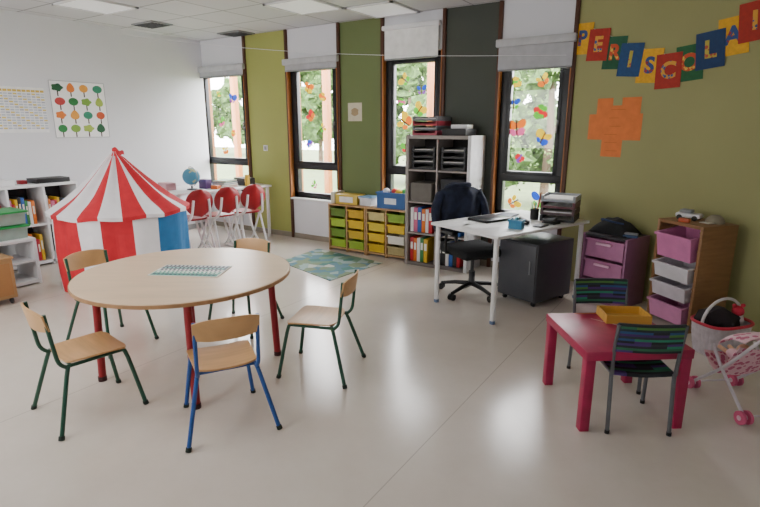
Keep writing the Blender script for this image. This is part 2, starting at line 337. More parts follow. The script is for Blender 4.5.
# ================= school chairs
swood=wood('#cda06c',.12,(3,30,3),.4)
def school_chair(pos,ang,cm,label):
    t=T('school_chair',label,'chair',C(*pos),YAW+R(ang),'wooden school chairs around the round table')
    m=mat(cm,.35); cap=mat('#1d2a24',.7)
    def sf(u,v):
        w=.155+.012*v; x=(u*2-1)*w; y=-.15+v*.31
        cor=abs(u*2-1)**6; y=y-(v-.5)*.05*cor; return (x,y,.372-.012*cos((u-.5)*pi)-.012*max(0,v-.8)*5*.3)
    MB().sheet(sf,14,12,.010,swood,(0,0,-1)).build('seat',None,t,ang=50)
    def bf(u,v):
        a=u*2-1; hh=.055*(1-.22*abs(a)**4); zc=.60; return (.16*a,-.222-.03*(1-a*a)-.02*(v-.5),zc+(v*2-1)*hh+.010*(1-a*a)*(v))
    MB().sheet(bf,14,6,.010,swood,(0,1,0)).build('backrest',None,t,ang=50)
    f=MB()
    for s in (-1,1): f.tube([(.140*s,.14,.345),(.145*s,-.16,.345)],.0095,m)
    f.tube([(-.14,.12,.345),(.14,.12,.345)],.0085,m); f.tube([(-.145,-.13,.345),(.145,-.13,.345)],.0085,m); f.build('seat_frame',None,t)
    for s in (-1,1):
        MB().tube([(.145*s,-.15,.34),(.15*s,-.185,.38),(.15*s,-.2,.48),(.15*s,-.218,.645)],.0105,m,10,4).build('upright',None,t)
        l=MB().tube([(.145*s,-.14,.35),(.158*s,-.16,.30),(.228*s,-.245,.0)],.0115,m,10,3).build('leg',None,t)
        MB().tube([(.2235*s,-.2405,.02),(.2285*s,-.2455,0)],.015,cap,10).build('foot_cap',None,l)
        l=MB().tube([(.14*s,.13,.35),(.15*s,.15,.30),(.19*s,.205,.0)],.0115,m,10,3).build('leg',None,t)
        MB().tube([(.187*s,.201,.02),(.1905*s,.2055,0)],.015,cap,10).build('foot_cap',None,l)
gr='#174a37'
school_chair((-.84,2.56),26,'#1d4f96','blue-framed wooden school chair with its back to the viewer in front of the round table')
school_chair((-1.62,2.67),-42,gr,'green-framed wooden school chair at left front of the round table, nearest the pine box')
school_chair((-1.94,3.56),-118,gr,'green-framed wooden school chair between the round table and the striped tent')
school_chair((-.40,3.15),77,gr,'green-framed wooden school chair pulled out on the right of the round table, facing left')
school_chair((-1.09,3.88),165,gr,'green-framed wooden school chair half hidden behind the far edge of the round table')
# ================= circus tent
tr=mat('#c9202e',.75,var=.08,bump=.2); twm=mat('#efecf0',.8,var=.03,bump=.15); tb=mat('#1f6fa8',.75,bump=.2); 
cc=C(-2.62,5.22); t=T('play_tent','red and white striped circus play tent with a blue door panel','play tent',cc,math.atan2(cc.x,-cc.y)+pi)
rf=MB(); N=120; rings=[(.64,.755),(.56,.805),(.47,.870),(.38,.945),(.28,1.04),(.18,1.14),(.09,1.235),(.035,1.285),(.012,1.32)]
vs=[]
def sag(a): return .5*(1-cos(a*10))+.5*noise.noise(Vector((cos(a)*3,sin(a)*3,0)))
for i,(r,z) in enumerate(rings):
    for k in range(N):
        a=2*pi*k/N; q=r*(1+.018*cos(a*10)+.03*(1-i/8)*noise.noise(Vector((cos(a)*4,sin(a)*4,i*.5)))); vs.append((q*cos(a),q*sin(a),z-(.016 if i==0 else .034*sin(i/8*pi))*sag(a)))
for i in range(len(rings)-1):
    for k in range(N):
        l=(k+1)%N; rf.add([vs[i*N+k],vs[i*N+l],vs[(i+1)*N+l],vs[(i+1)*N+k]],[[0,1,2,3]],tr if (k*20//N)%2 else twm)
rf.build('roof',None,t,ang=60)
va=MB()
for k in range(N):
    l=(k+1)%N; p0,p1=vs[k],vs[l]
    va.add([p0,p1,(p1[0]*.995,p1[1]*.995,p1[2]-.035),(p0[0]*.995,p0[1]*.995,p0[2]-.035)],[[0,1,2,3]],tr if (k*20//N)%2 else twm)
va.build('valance',None,t,ang=60)
wl=MB(); dp=MB(); N=144
def wc(dg):
    for a,m in ((-70,twm),(-38,tr),(-18,twm),(8,tr),(30,twm)):
        if -95<=dg<a: return m
    return tr if int((dg+399)//27)%2 else twm
def pr(k,r,z,w):
    a=2*pi*k/N; q=r+w*(.012*cos(a*9)+.03*noise.noise(Vector((cos(a)*5,sin(a)*5,z*1.5)))); return (q*cos(a),q*sin(a),z)
zs=[(.005,.600,.6),(.2,.602,1.2),(.4,.606,1.2),(.58,.610,.8),(.735,.612,.2)]
for k in range(N):
    dg=(math.degrees(2*pi*(k+.5)/N)+90+180)%360-180; door=30<dg<105
    for (z0,r0,w0),(z1,r1,w1) in zip(zs,zs[1:]):
        (dp if door else wl).add([pr(k,r0,z0,w0),pr((k+1)%N,r0,z0,w0),pr((k+1)%N,r1,z1,w1),pr(k,r1,z1,w1)],[[0,1,2,3]],tb if door else wc(dg))
wl.build('wall_cloth',None,t,ang=60)
dp.build('door_panel',None,t,ang=60)['label']='blue cloth door panel'
tip=MB(); tip.lathe([(.05,1.262),(.022,1.30),(.018,1.335),(.0001,1.345)],tr,12)
tip.sheet(lambda u,v:(.0+.085*u,-.03*sin(u*5),1.315+.06*(v-.5)*(1-.4*u)-.035*u+.01*sin(u*9)),10,3,.003,tr,(0,1,0)); tip.build('fabric_tip',None,t)
# ================= small red table + striped chairs
crim=mat('#a01c48',.4,var=.18,scale=9); sc=C(1.30,2.70); t=T('play_table','low square crimson play table with thick legs','table',sc,YAW+R(3))
MB().box((0,0,.425),(.56,.56,.05),crim,bev=.004).build('tabletop',None,t)
for sx in (-1,1):
    for sy in (-1,1): MB().box((sx*.25,sy*.25,.2),(.05,.05,.4),crim,bev=.003).build('leg',None,t)
b=MB(); cs=['#e2a33a','#3f7fc0','#d9d0c4','#7ab34a','#e06a8a']; pv=(-.24,-.2)
for q in range(44):
    nx=(max(-.26,min(.26,pv[0]+rnd.uniform(-.14,.16))),max(-.26,min(.26,pv[1]+rnd.uniform(-.14,.15)))); dxy=Vector((nx[0]-pv[0],nx[1]-pv[1])); ln=max(.001,dxy.length)
    if q%3==2: b.box((0,0,.4508),(ln,.0025,.001),mat(cs[q//3%5] if q<30 else '#c86a8a',.6),M=Matrix.Translation(((pv[0]+nx[0])/2,(pv[1]+nx[1])/2,0))@Matrix.Rotation(math.atan2(dxy.y,dxy.x),4,'Z'))
    pv=nx
b.build('crayon_marks',None,t)
p=P(623,319,.45); t=T('tray','yellow ochre shallow wooden tray on the crimson table','tray',(p.x,p.y,.4515),YAW-R(4))
yw=wood('#cfa048'); MB().box((0,0,.003),(.25,.17,.006),yw).build('base',None,t)
for (x,y,w,d) in ((0,.082,.25,.008),(0,-.082,.25,.008),(.122,0,.008,.17),(-.122,0,.008,.17)): MB().box((x,y,.025),(w,d,.05),yw).build('side',None,t)
def striped_chair(pos,ang,label):
    t=T('striped_chair',label,'chair',C(*pos),YAW+R(ang),'small striped chairs at the crimson table'); m=mat('#6d7075',.35,.6)
    cols=['#23262b','#2f6a4a','#2a2c33','#4d3570','#23262b','#2f8464','#33363e','#4a2c66','#2c4f7a','#26303a','#4a7a38','#23262b']
    def band(name,f,th,d):
        b=MB(); n=len(cols)
        for k in range(n):
            for q in range(4): b.sheet(lambda u,v,k=k,q=q:f((q+u)/4,(k+v)/n),3,1,th,mat(cols[k] if (k+q)%5 else (cols[(k+3)%n]),.9),d)
        b.build(name,None,t)
    band('backrest',lambda u,v:(.16*(u*2-1),-.165-.018*cos((u-.5)*pi)-.02*v,.455+.155*v),.016,(0,1,0))
    band('seat',lambda u,v:(.155*(u*2-1),-.14+.29*v,.335-.012*cos((u-.5)*pi)),.018,(0,0,-1))
    for s in (-1,1):
        MB().tube([(.16*s,-.18,.605),(.16*s,-.155,.45),(.155*s,-.15,.33)],.010,m,8,3).build('upright',None,t)
        for (y0,y1) in ((-.14,-.17),(.14,.155)):
            l=MB().tube([(.155*s,y0,.33),(.155*s,y1,0)],.0105,m,10).build('leg',None,t); MB().tube([(.155*s,y1,.018),(.155*s,y1,0)],.013,black,8).build('foot_cap',None,l)
    f=MB(); 
    for s in (-1,1): f.tube([(.155*s,-.15,.325),(.155*s,.145,.325)],.009,m)
    f.tube([(-.155,.14,.325),(.155,.14,.325)],.008,m); f.build('seat_frame',None,t)
striped_chair((1.345,2.56),-4,'small dark striped chair in front of the crimson table, its back to the viewer')
striped_chair((1.39,2.97),178,'small dark striped chair behind the crimson table, facing the viewer')
# ================= white desk
DR=R(-21); dW,dL=.77,1.20; nc=P(498,237,.73); dx=Vector((cos(DR),sin(DR),0)); dy=Vector((-sin(DR),cos(DR),0))
dc=nc-dx*dW/2+dy*dL/2; dc.z=0; t=T('desk','long white office desk with round legs and papers on top','desk',dc,DR)
MB().box((0,0,.718),(dW,dL,.024),whiteP,bev=.005).build('tabletop',None,t)
MB().box((0,0,.690),(dW-.2,dL-.24,.028),mat('#8b8d90',.5)).build('under_frame',None,t)
for sx in (-1,1):
    for sy in (-1,1):
        l=MB().tube([(sx*(dW/2-.05),sy*.555,.705),(sx*(dW/2-.05),sy*.555,.03)],.021,whiteP,14).build('leg',None,t); MB().lathe([(.020,0),(.023,.004),(.023,.03)],mat('#6f86a8',.5),14,c=(sx*(dW/2-.05),sy*.555,0)).build('foot_cap',None,l)
DM=Matrix.Translation(dc)@Matrix.Rotation(DR,4,'Z')
pc=DM@Vector((.10,.25,0)); t=T('drawer_pedestal','boxy dark grey metal cabinet on small castors under the white desk','cabinet',pc,DR)
MB().box((0,0,.31),(.42,.50,.52),mat('#404248',.4),bev=.002).build('body',None,t)
d=MB().box((0,-.255,.31),(.40,.012,.49),mat('#484a50',.4),bev=.002).build('door',None,t); MB().box((.15,-.268,.36),(.012,.014,.12),grey).build('handle',None,d)
for sx in (-1,1):
    for sy in (-1,1): MB().tube([(sx*.16-.01,sy*.2,.025),(sx*.16+.01,sy*.2,.025)],.025,black,12).build('castor',None,t)
# office chair
oc=P(471,293); ORZ=R(-122); t=T('office_chair','black swivel office chair with star base behind the white desk','chair',(oc.x,oc.y,0),ORZ)
for k in range(5):
    a=R(20+72*k); ar=MB().tube([(0,0,.10),(.16*cos(a),.16*sin(a),.09),(.30*cos(a),.30*sin(a),.065)],.024,black,8,r1=.015).build('base_arm',None,t)
    w=MB(); 
    for s in (-1,1): w.tube([(.30*cos(a)-sin(a)*s*.008,.30*sin(a)+cos(a)*s*.008,.03),(.30*cos(a)-sin(a)*s*.026,.30*sin(a)+cos(a)*s*.026,.03)],.03,black,14)
    w.build('castor',None,ar)
MB().lathe([(.03,.08),(.03,.22),(.016,.22),(.016,.39)],dgrey,16).build('gas_column',None,t)
MB().box((0,.0,.425),(.47,.46,.085),blackf,bev=.035).build('seat',None,t,ang=60)
MB().sheet(lambda u,v:((.20+.03*sin(v*pi))*(u*2-1),-.24-.05*cos((u-.5)*pi)-.06*v,.54+.42*v-.03*abs(u*2-1)**4*(v)),12,10,.05,blackf,(0,1,0)).build('backrest',None,t,ang=60)
MB().tube([(0,-.05,.39),(0,-.26,.41),(0,-.30,.58)],.02,black,8,4).build('back_stem',None,t)
for s in (-1,1):
    MB().tube([(.22*s,-.05,.41),(.27*s,-.05,.43),(.28*s,-.02,.61)],.014,black,8,3).tube([(.28*s,-.14,.61),(.28*s,.10,.615)],.020,black,8).build('armrest',None,t)
jm=mat('#1c2338',.95,var=.45,scale=14,bump=.8)
t=T('jacket','dark navy jacket hung over the back of the office chair','jacket',(oc.x,oc.y,0),ORZ)
def jf(u,v):
    a=u*2*pi; r1=.245+.014*sin(a*5+v*5); r2=.10+.014*sin(a*7+v*3); z=1.00-.42*v
    k=min(1,v*6)**.5; return (r1*cos(a)*k*(1+.06*v),-.265+r2*sin(a)*k-.02*(1-v),z+.02*sin(a*3)*v)
MB().sheet(jf,36,14,.004,jm,(0,0,1)).build('body',None,t,ang=80)
for s in (-1,1): MB().tube([(.20*s,-.26,.93),(.27*s,-.24,.80),(.28*s,-.20,.66),(.25*s,-.15,.54)],.046,jm,10,4,r1=.036).build('sleeve',None,t,ang=80)
MB().tube([(-.1,-.33,.98),(0,-.36,1.0),(.1,-.33,.98),(.08,-.22,1.005),(-.08,-.22,1.005)],.024,jm,8,4,closed=True).build('collar',None,t)
def boxthing(name,label,cat,loc,rz,size,m,group=None,bev=.004,part='body'):
    t=T(name,label,cat,loc,rz,group); MB().box((0,0,size[2]/2),size,m,bev=bev).build(part,None,t); return t
def sheetthing(label,loc,rz,size,m=None,group='papers on the white desk'):
    o=MB().box((0,0,.001),(size[0],size[1],.0015),m or mat('#f4f4f4',.7)).build('paper_sheet'); o.location=loc; o.rotation_euler=(0,0,rz); return tag(o,label,'paper',group)
z=.7305
def dl(x,y,zz=z): 
    p=DM@Vector((x,y,0)); return (p.x,p.y,zz)
sheetthing('white paper sheet on the left front corner of the white desk',dl(-.2,-.43),DR+.2,(.21,.29))
sheetthing('white paper sheet beside the blue box on the white desk',dl(.0,-.36),DR-.3,(.21,.29))
t=T('laptop','closed black laptop lying on the white desk near its left end','laptop',dl(-.16,-.10),DR+R(90)); MB().box((0,0,.008),(.33,.23,.014),black,bev=.005).build('base',None,t); MB().box((0,0,.0195),(.33,.23,.007),mat('#22242a',.3),bev=.003).build('lid',None,t)
t=T('tape_dispenser','bright blue box holding tape near the desk front edge','box',dl(.24,-.22),DR+.4); MB().tub(.12,.09,.075,mat('#2a7fa8',.5),tap=.95,lip=.006).build('body',None,t); MB().tube([(-.01,0,.06),(.01,0,.06)],.036,mat('#5fb0c8',.5),18).build('tape_roll',None,t)
t=T('stapler','black stapler lying on the white desk beside the laptop','stapler',dl(.14,.0),DR+1.2); MB().box((0,0,.008),(.035,.15,.012),black,bev=.004).build('base',None,t); MB().box((0,.0,.035),(.03,.15,.022),black,bev=.008,M=Matrix.Rotation(R(6),4,'X')).build('arm',None,t)
t=T('calculator','small black calculator lying on the white desk','calculator',dl(.30,.02),DR+.2); MB().box((0,0,.007),(.08,.14,.012),mat('#26282c',.4),bev=.003).build('body',None,t)
b=MB(); [b.box((-.024+i*.016,-.05+j*.018,.015),(.011,.012,.004),grey) for i in range(4) for j in range(4)]; b.build('keys',None,t); MB().box((0,.046,.0138),(.06,.025,.002),mat('#8fa08f',.3)).build('display',None,t)
t=T('pen_pot','black mesh pen pot with pens on the white desk','pen pot',dl(.06,.24),0); MB().lathe([(.036,0),(.04,.1),(.037,.1),(.034,.005),(.0001,.005)],black,18).build('pot',None,t)
for k,(c,n) in enumerate((('#c02020','red'),('#2050b0','blue'),('#208040','green'),('#e0b020','yellow'))):
    p=Vector(dl(.06,.24)); a=k*1.6; o=MB().tube([(0,0,0),(.022*cos(a),.022*sin(a),.15)],.004,mat(c,.4),8).build('pencil'); o.location=p+Vector((.008*cos(a),.008*sin(a),.006)); tag(o,n+' pencil standing in the black pot on the desk','pencil','pencils in the desk pot')
t=T('hole_punch','dark hole punch on the desk in front of the letter trays','hole punch',dl(.27,.2),DR); MB().box((0,0,.008),(.13,.09,.014),black,bev=.004).build('base',None,t); MB().box((0,-.01,.045),(.11,.07,.02),dgrey,bev=.008,M=Matrix.Rotation(R(12),4,'X')).build('lever',None,t)
t=T('notebook','dark blue notebook lying behind the laptop on the white desk','notebook',dl(-.22,.2),DR+.3); MB().box((0,0,.006),(.15,.21,.009),mat('#e8e6e0',.7)).build('pages',None,t); MB().box((0,0,.0122),(.155,.215,.003),mat('#23305a',.5)).build('cover',None,t)
sheetthing('white paper sheet between the stapler and the pen pot',dl(.14,.13),DR+.9,(.15,.21))
def trays(label,loc,rz,n,cols,size=(.26,.34),group='letter tray stacks',h=.045,step=.055):
    t=T('letter_tray',label,'letter trays',loc,rz,group)
    for k in range(n):
        m=mat(cols[k%len(cols)],.4); zz=k*step; b=MB()
        b.box((0,0,zz+.003),(size[0],size[1],.004),m)
        for sx in (-1,1): b.box((sx*(size[0]/2-.003),0,zz+h/2+.004),(.006,size[1],h),m)
        b.box((0,size[1]/2-.003,zz+h/2+.004),(size[0],.006,h),m); b.box((0,-size[1]/2+.003,zz+.012),(size[0],.006,.02),m)
        for sx in (-1,1): b.box((sx*(size[0]/2-.012),-size[1]/2+.02,zz+h/2+.006),(.02,.03,step-.006),m)
        tr_=b.build('tray',None,t)
        MB().box((0,.0,zz+.012+.006*(k%2)),(size[0]-.04,size[1]-.04,.012+.012*(k%2)),mat('#e8e6e0',.8)).build('papers',None,tr_)
    return t
p=dl(.19,.43); trays('dark and red letter tray stack at the far end of the white desk',p,R(4),4,['#2a2c30','#4a3438','#5a2c34','#9aa0a6'],(.29,.30),step=.058)
# ================= tall grey shelf
shx=-2.565; shy=5.215; shm=mat('#9a918b',.5,var=.04); shm2=mat('#6f6763',.5)
t=T('shelf_unit','tall taupe open shelving unit with eight compartments between window three and desk','shelf',(shx,shy,0),0)
Wd,Dp,Hh=.77,.38,1.45
for s in (-1,1): MB().box((s*(Wd/2-.018),0,Hh/2),(.036,Dp,Hh),shm if s<0 else mat('#dededf',.5),bev=.002).build('side_panel',None,t)
MB().box((0,0,Hh-.018),(Wd-.074,Dp,.036),shm).build('top_panel',None,t); MB().box((0,0,.02),(Wd-.074,Dp,.036),shm2).build('bottom_panel',None,t)
MB().box((0,0,Hh/2),(.018,Dp-.005,Hh-.08),shm).build('divider',None,t)
for k in range(1,4):
    for s in (-1,1): MB().box((s*(Wd/4-.013),0,k*.352+.02),(.335,Dp-.01,.018),shm).build('shelf',None,t)
MB().box((0,Dp/2-.004,Hh/2),(Wd-.074,.006,Hh-.08),mat('#2c2826',.8)).build('back_panel',None,t)
cz=[.04,.383,.735,1.087]; cxx=[shx-.178,shx+.178]
for s in (0,1):
    trays('black letter tray stack in the top %s compartment of the tall shelf'%('left','right')[s],(cxx[s],shy-.01,cz[3]),0,4,['#1a1b1e'],(.28,.32),step=.062)
BC=[('white','#e4e4e4'),('red','#b5222c'),('blue','#2a5ca8'),('orange','#d8701f'),('yellow','#d9b020'),('green','#3a8048'),('pink','#cc6a8a'),('black','#1d1d20')]
def binders(x0,x1,y,z0,seq,where,hh=.28,th=.045,group=None,name='binder'):
    x=x0; n=0
    for c in seq:
        w=th*rnd.uniform(.8,1.15)
        if x+w>x1: break
        cn,ch=BC[c]; t=T(name,'%s %s standing in the %s, %s from the left'%(cn,name,where,ords[n]),name,(x+w/2,y,z0),0,group or name+'s in the '+where)
        h2=hh*rnd.uniform(.94,1.02)
        MB().box((0,0,h2/2),(w-.002,.25,h2),mat(ch,.5),bev=.003).build('cover',None,t)
        MB().box((0,-.1262,h2*.66),(w*.6,.001,h2*.3),mat('#f0efe8',.7)).build('spine_label',None,t)
        x+=w; n+=1
binders(cxx[0]-.155,cxx[0]+.16,shy-.03,cz[1],[0,6,2,3,0,1,4],'second lowest left shelf compartment')
binders(cxx[1]-.155,cxx[1]+.16,shy-.03,cz[1],[2,7,0,7,1,2],'second lowest right shelf compartment')
binders(cxx[0]-.155,cxx[0]+.12,shy-.03,cz[0],[1,3,0,5,4],'lowest left shelf compartment')
binders(cxx[1]-.155,cxx[1]+.16,shy-.03,cz[0],[7,7,0,2,7,1],'lowest right shelf compartment')
boxthing('storage_box','grey cardboard box in the second highest left shelf compartment','box',(cxx[0]-.02,shy-.02,cz[2]),0,(.26,.3,.2),mat('#6f6a64',.8))
boxthing('storage_box','dark box in the second highest right shelf compartment','box',(cxx[1],shy-.02,cz[2]),0,(.27,.3,.26),mat('#2b2c30',.7))
trays('red and grey letter tray stack standing on top of the tall shelf',(shx-.16,shy-.02,Hh),0,4,['#b0485a','#5d6066','#a8283a','#77797f'],(.3,.33),step=.05)
boxthing('storage_box','low black box on top of the tall shelf','box',(shx+.17,shy-.02,Hh),0,(.27,.28,.07),black)
boxthing('storage_box','small white box on top of the low black box','box',(shx+.20,shy-.02,Hh+.071),.1,(.18,.2,.04),white)
# ================= low bin units
def bin_unit(x0,x1,y0,y1,h,cols,rows,colors,label,rz=0,loc=None):
    w=x1-x0; d=y1-y0; t=T('bin_unit',label,'storage unit',loc or ((x0+x1)/2,(y0+y1)/2,0),rz)
    e=.02; cw=(w-e*(cols+1))/cols
    for k in range(cols+1): MB().box((-w/2+e/2+k*(cw+e),0,h/2),(e,d,h),pine,bev=.002).build('upright_panel',None,t)
    for k in range(cols):
        cx=-w/2+e+cw/2+k*(cw+e)
        MB().box((cx,0,h-.01),(cw-.001,d-.002,.02),pine).build('top_panel',None,t)
        MB().box((cx,0,.04),(cw-.001,d-.01,.02),pine).build('bottom_panel',None,t)
        MB().box((cx,d/2-.004,h/2),(cw-.001,.006,h-.1),mat('#50392a',.8)).build('back_panel',None,t)
        rh=(h-.08)/rows
        for r_ in range(rows):
            c=colors[k][r_]
            if c: MB().tub(cw-.012,d-.02,rh-.03,mat(c,.35),c=(cx,-.012,.055+rh*r_),tap=.9).build('bin',None,t)
    return t
x2=-2.98; xm=-3.555; x1=-4.13
bin_unit(xm+.003,x2,5.11,5.41,.60,2,4,[['#c8a420','#e0b81c','#dcc030','#c9b878'],['#a89868','#e6e2d4','#e0b81c','#7f9e2c']],'low pine bin unit with mostly yellow bins beside the tall shelf')
bin_unit(x1,xm-.003,5.11,5.41,.60,2,4,[['#8fae2c','#6a8c28','#a0ba34','#5f7a28'],['#90aa34','#c8a420','#e0b81c','#c9a020']],'low pine bin unit with lime green bins under the second window')
t=T('toy_crate','yellow and white toy building set box on the green bin unit','toy box',(-3.88,5.25,.6),.05); MB().box((0,0,.06),(.32,.2,.12),mat('#cdb042',.5),bev=.004).build('box',None,t); MB().box((0,-.1008,.06),(.2,.001,.07),mat('#e8e6e0',.6)).build('front_label',None,t)
t=T('storage_box','white plastic tub with blue lid next to the yellow toy box','box',(-3.6,5.26,.6),-.1); MB().tub(.2,.18,.1,mat('#dfe2e6',.4)).build('tub',None,t); MB().box((0,0,.105),(.21,.19,.012),mat('#6f9cc2',.4),bev=.003).build('lid',None,t)
t=T('crate','blue plastic crate with toys standing on the yellow bin unit','crate',(-3.22,5.25,.6),.03); MB().tub(.40,.24,.19,mat('#2a5a94',.4),tap=.93).build('crate',None,t); MB().box((0,-.1195,.09),(.16,.002,.07),mat('#dfe4ea',.6)).build('front_label',None,t)
for q,(dx_,dy_,c,n) in enumerate(((-.12,0,'#d8d8da','white'),(-.02,.03,'#c93030','red'),(.07,-.03,'#e0b81c','yellow'),(.12,.02,'#39a04a','green'))):
    o=MB().sph((0,0,0),.045,mat(c,.5),(1,.9,.9)).build('toy_ball'); o.location=(-3.22+dx_,5.25+dy_,.6+.19); tag(o,n+' toy ball in the blue crate','toy ball','toy balls in the blue crate')
boxthing('storage_box','small flat cream game box standing at the left end of the green bin unit','box',(-4.085,5.26,.6),0,(.06,.22,.14),mat('#cfc9b4',.6))
# ================= play mat
cs=[P(280,262),P(318,249),P(383,263),P(330,281)]; ctr=sum(cs,Vector())/4
MB().prism([((c-ctr).x,(c-ctr).y) for c in cs],0,.006,rug_mat()).build('play_mat',loc=(ctr.x,ctr.y,.0005)); tag(bpy.data.objects['play_mat'],'teal and green map patterned play mat on the floor','mat')
# ================= back table with red chairs
zt=.74; tb0=Vector((-5.84,4.66,0)); ra=R(-10); t=T('work_table','long white table in the far corner behind three red chairs','table',tb0,ra)
MB().box((0,0.05,zt-.014),(.80,1.40,.028),whiteP,bev=.006).build('tabletop',None,t)
for sx in (-1,1):
    for sy in (-1,1): MB().tube([(sx*.36,sy*.65+.05,zt-.03),(sx*.36,sy*.65+.05,0)],.024,whiteP,12).build('leg',None,t)
TM=Matrix.Translation(tb0)@Matrix.Rotation(ra,4,'Z')
def tl(x,y,zz=zt): 
    p=TM@Vector((x,y,0)); return (p.x,p.y,zz)
def red_chair(loc,rz,label):
    t=T('plastic_chair',label,'chair',loc,rz,'red chairs at the corner table'); rc=mat('#98141f',.35); m=whiteP
    def bk_(u,v):
        a=(u*2-1); w=math.sqrt(max(.02,1-(v*2-1)**2)); return (.178*a*w,-.20-.05*cos(a*pi/2)-.04*v,.66+.165*(v*2-1))
    MB().sheet(bk_,14,16,.014,rc,(0,1,0)).build('backrest',None,t,ang=60)
    MB().prism(rrect(.345,.36,.15),.445,.465,rc).build('seat',None,t)
    for s in (-1,1):
        MB().tube([(.10*s,-.26,.70),(.12*s,-.23,.52),(.15*s,-.14,.44),(.155*s,.15,.43),(.16*s,.18,.36),(.16*s,.06,.12),(.16*s,-.08,.014),(.16*s,-.22,.014)],.015,m,8,5).build('side_frame',None,t)
        MB().tube([(.15*s,-.10,.43),(.16*s,.10,.10),(.16*s,.19,.014),(.16*s,.10,.012),(.16*s,-.2,.012)],.013,m,8,4).build('leg',None,t)
        MB().tube([(.145*s,-.12,.43),(.16*s,-.24,.014)],.013,m,8).build('leg',None,t)
    MB().tube([(-.16,-.22,.014),(.16,-.22,.014)],.013,m).build('floor_bar',None,t)
red_chair(tl(.57,-.57,0),R(82),'red plastic chair with white frame, nearest the tent at the corner table')
red_chair(tl(.57,-.19,0),R(80),'red plastic chair with white frame in the middle of the three at the corner table')
red_chair(tl(.57,.19,0),R(78),'red plastic chair with white frame, furthest from the tent at the corner table')
t=T('globe','blue terrestrial globe on a stand on the corner table','globe',tl(.12,-.30),0)
gm=bpy.data.materials.new('globe_map'); gm.use_nodes=True; nt=gm.node_tree; n=nt.nodes.new('ShaderNodeTexNoise'); n.inputs['Scale'].default_value=9; r=nt.nodes.new('ShaderNodeValToRGB'); r.color_ramp.interpolation='CONSTANT'; r.color_ramp.elements[0].color=lin('#4a8fae'); r.color_ramp.elements[1].position=.55; r.color_ramp.elements[1].color=lin('#b0b58a')
tcn=nt.nodes.new('ShaderNodeTexCoord'); nt.links.new(tcn.outputs['Object'],n.inputs['Vector']); nt.links.new(n.outputs['Fac'],r.inputs[0]); nt.links.new(r.outputs[0],nt.nodes['Principled BSDF'].inputs['Base Color'])
MB().sph((0,0,.17),.11,gm,sub=3).build('sphere',None,t); MB().tube([(.125*sin(R(a)),0,.17+.125*cos(R(a))) for a in range(-20,201,20)],.005,chrome,6).build('meridian_arm',None,t); MB().lathe([(.07,0),(.065,.012),(.012,.02),(.01,.055)],dgrey,18).build('base',None,t)
boxthing('storage_box','small purple box on the corner table','box',tl(.1,-.1),ra+.2,(.14,.1,.12),mat('#5c3f7a',.5))
boxthing('storage_box','pale pink box at the near end of the corner table','box',tl(-.12,-.52),ra,(.22,.14,.09),mat('#c99aa0',.6))
boxthing('storage_box','dark box at the far end of the corner table','box',tl(.1,.5),ra,(.26,.18,.1),mat('#3a3330',.6))
for k,(c,n) in enumerate((('#b52a35','red'),('#e0dccf','cream'),('#2a66a0','blue'),('#3f8a4a','green'))):
    t=T('book','%s book, %s from the bottom of the pile on the corner table'%(n,ords[k]),'book',tl(.16,.16,zt+k*.024),ra+.15*k,'books piled on the corner table'); MB().box((0,0,.012),(.2,.26,.016),mat('#ece8dc',.8)).build('pages',None,t)
    b=MB(); b.box((0,0,.0022),(.21,.27,.003),mat(c,.5)); b.box((0,0,.0215),(.21,.27,.003),mat(c,.5)); b.box((-.1035,0,.012),(.003,.27,.0225),mat(c,.5)); b.build('cover',None,t)
boxthing('crayon_box','orange crayon box on the corner table between globe and books','box',tl(.28,-.05),ra+.4,(.1,.08,.05),mat('#cf6a24',.5))
boxthing('paint_bottle','yellow bottle shaped box standing on the far end of the corner table','box',tl(.3,.42),ra,(.06,.06,.16),mat('#d9b030',.5),bev=.02)
# ================= left cabinet, low bench, box
t=T('wall_cabinet','long white open cabinet against the white wall behind the tent','cabinet',(LX+.215,2.26,0),R(90))
Wd,Dp,Hh=1.86,.41,.92
MB().box((0,0,Hh-.015),(Wd,Dp,.03),white,bev=.003).build('top_panel',None,t); MB().box((0,0,.04),(Wd-.04,Dp-.01,.03),white).build('bottom_panel',None,t)
for k in range(6): MB().box((-Wd/2+.012+k*(Wd-.024)/5,0,(Hh-.03)/2),(.022,Dp-.01,Hh-.032),white).build('upright_panel',None,t)
for k in range(5): MB().box((-Wd/2+.012+(k+.5)*(Wd-.024)/5,.0,.47),((Wd-.024)/5-.024,Dp-.02,.02),white).build('shelf',None,t)
MB().box((0,Dp/2-.006,Hh/2),(Wd-.05,.006,Hh-.1),mat('#3c3d40',.8)).build('back_panel',None,t)
CM=Matrix.Translation((LX+.215,2.26,0))@Matrix.Rotation(R(90),4,'Z')
for z0,pl,cells in ((.481,'upper',(2,3,4)),(.056,'lower',(3,))):
    for cell in cells:
        x=-Wd/2+.03+cell*(Wd-.024)/5; n=0
        while n<8 and x<-Wd/2+(cell+1)*(Wd-.024)/5-.05:
            w=rnd.uniform(.025,.045); cn,ch=BC[(n*3+cell*2+(pl=='lower'))%8]; h2=rnd.uniform(.22,.32)
            p=CM@Vector((x+w/2,-.06,z0)); t=T('book','%s book, %s from left, %s row, %s column of the wall cabinet'%(cn,ords[n],pl,ords[cell]),'book',p,R(90),'books in the white wall cabinet')
            MB().box((0,0,h2/2),(w-.003,.2,h2),mat(ch,.5),bev=.003).build('cover',None,t); MB().box((0,-.1005,h2*.6),(w*.5,.0012,h2*.35),mat('#ddd8c8',.7)).build('spine_label',None,t)
            x+=w; n+=1
def on_cab(name,label,cat,y,x,size,m,rz=0): return boxthing(name,label,cat,(x,y,.921),rz,size,m)
on_cab('storage_box','black flat case on top of the white wall cabinet','case',2.95,-6.5,(.24,.36,.05),black)
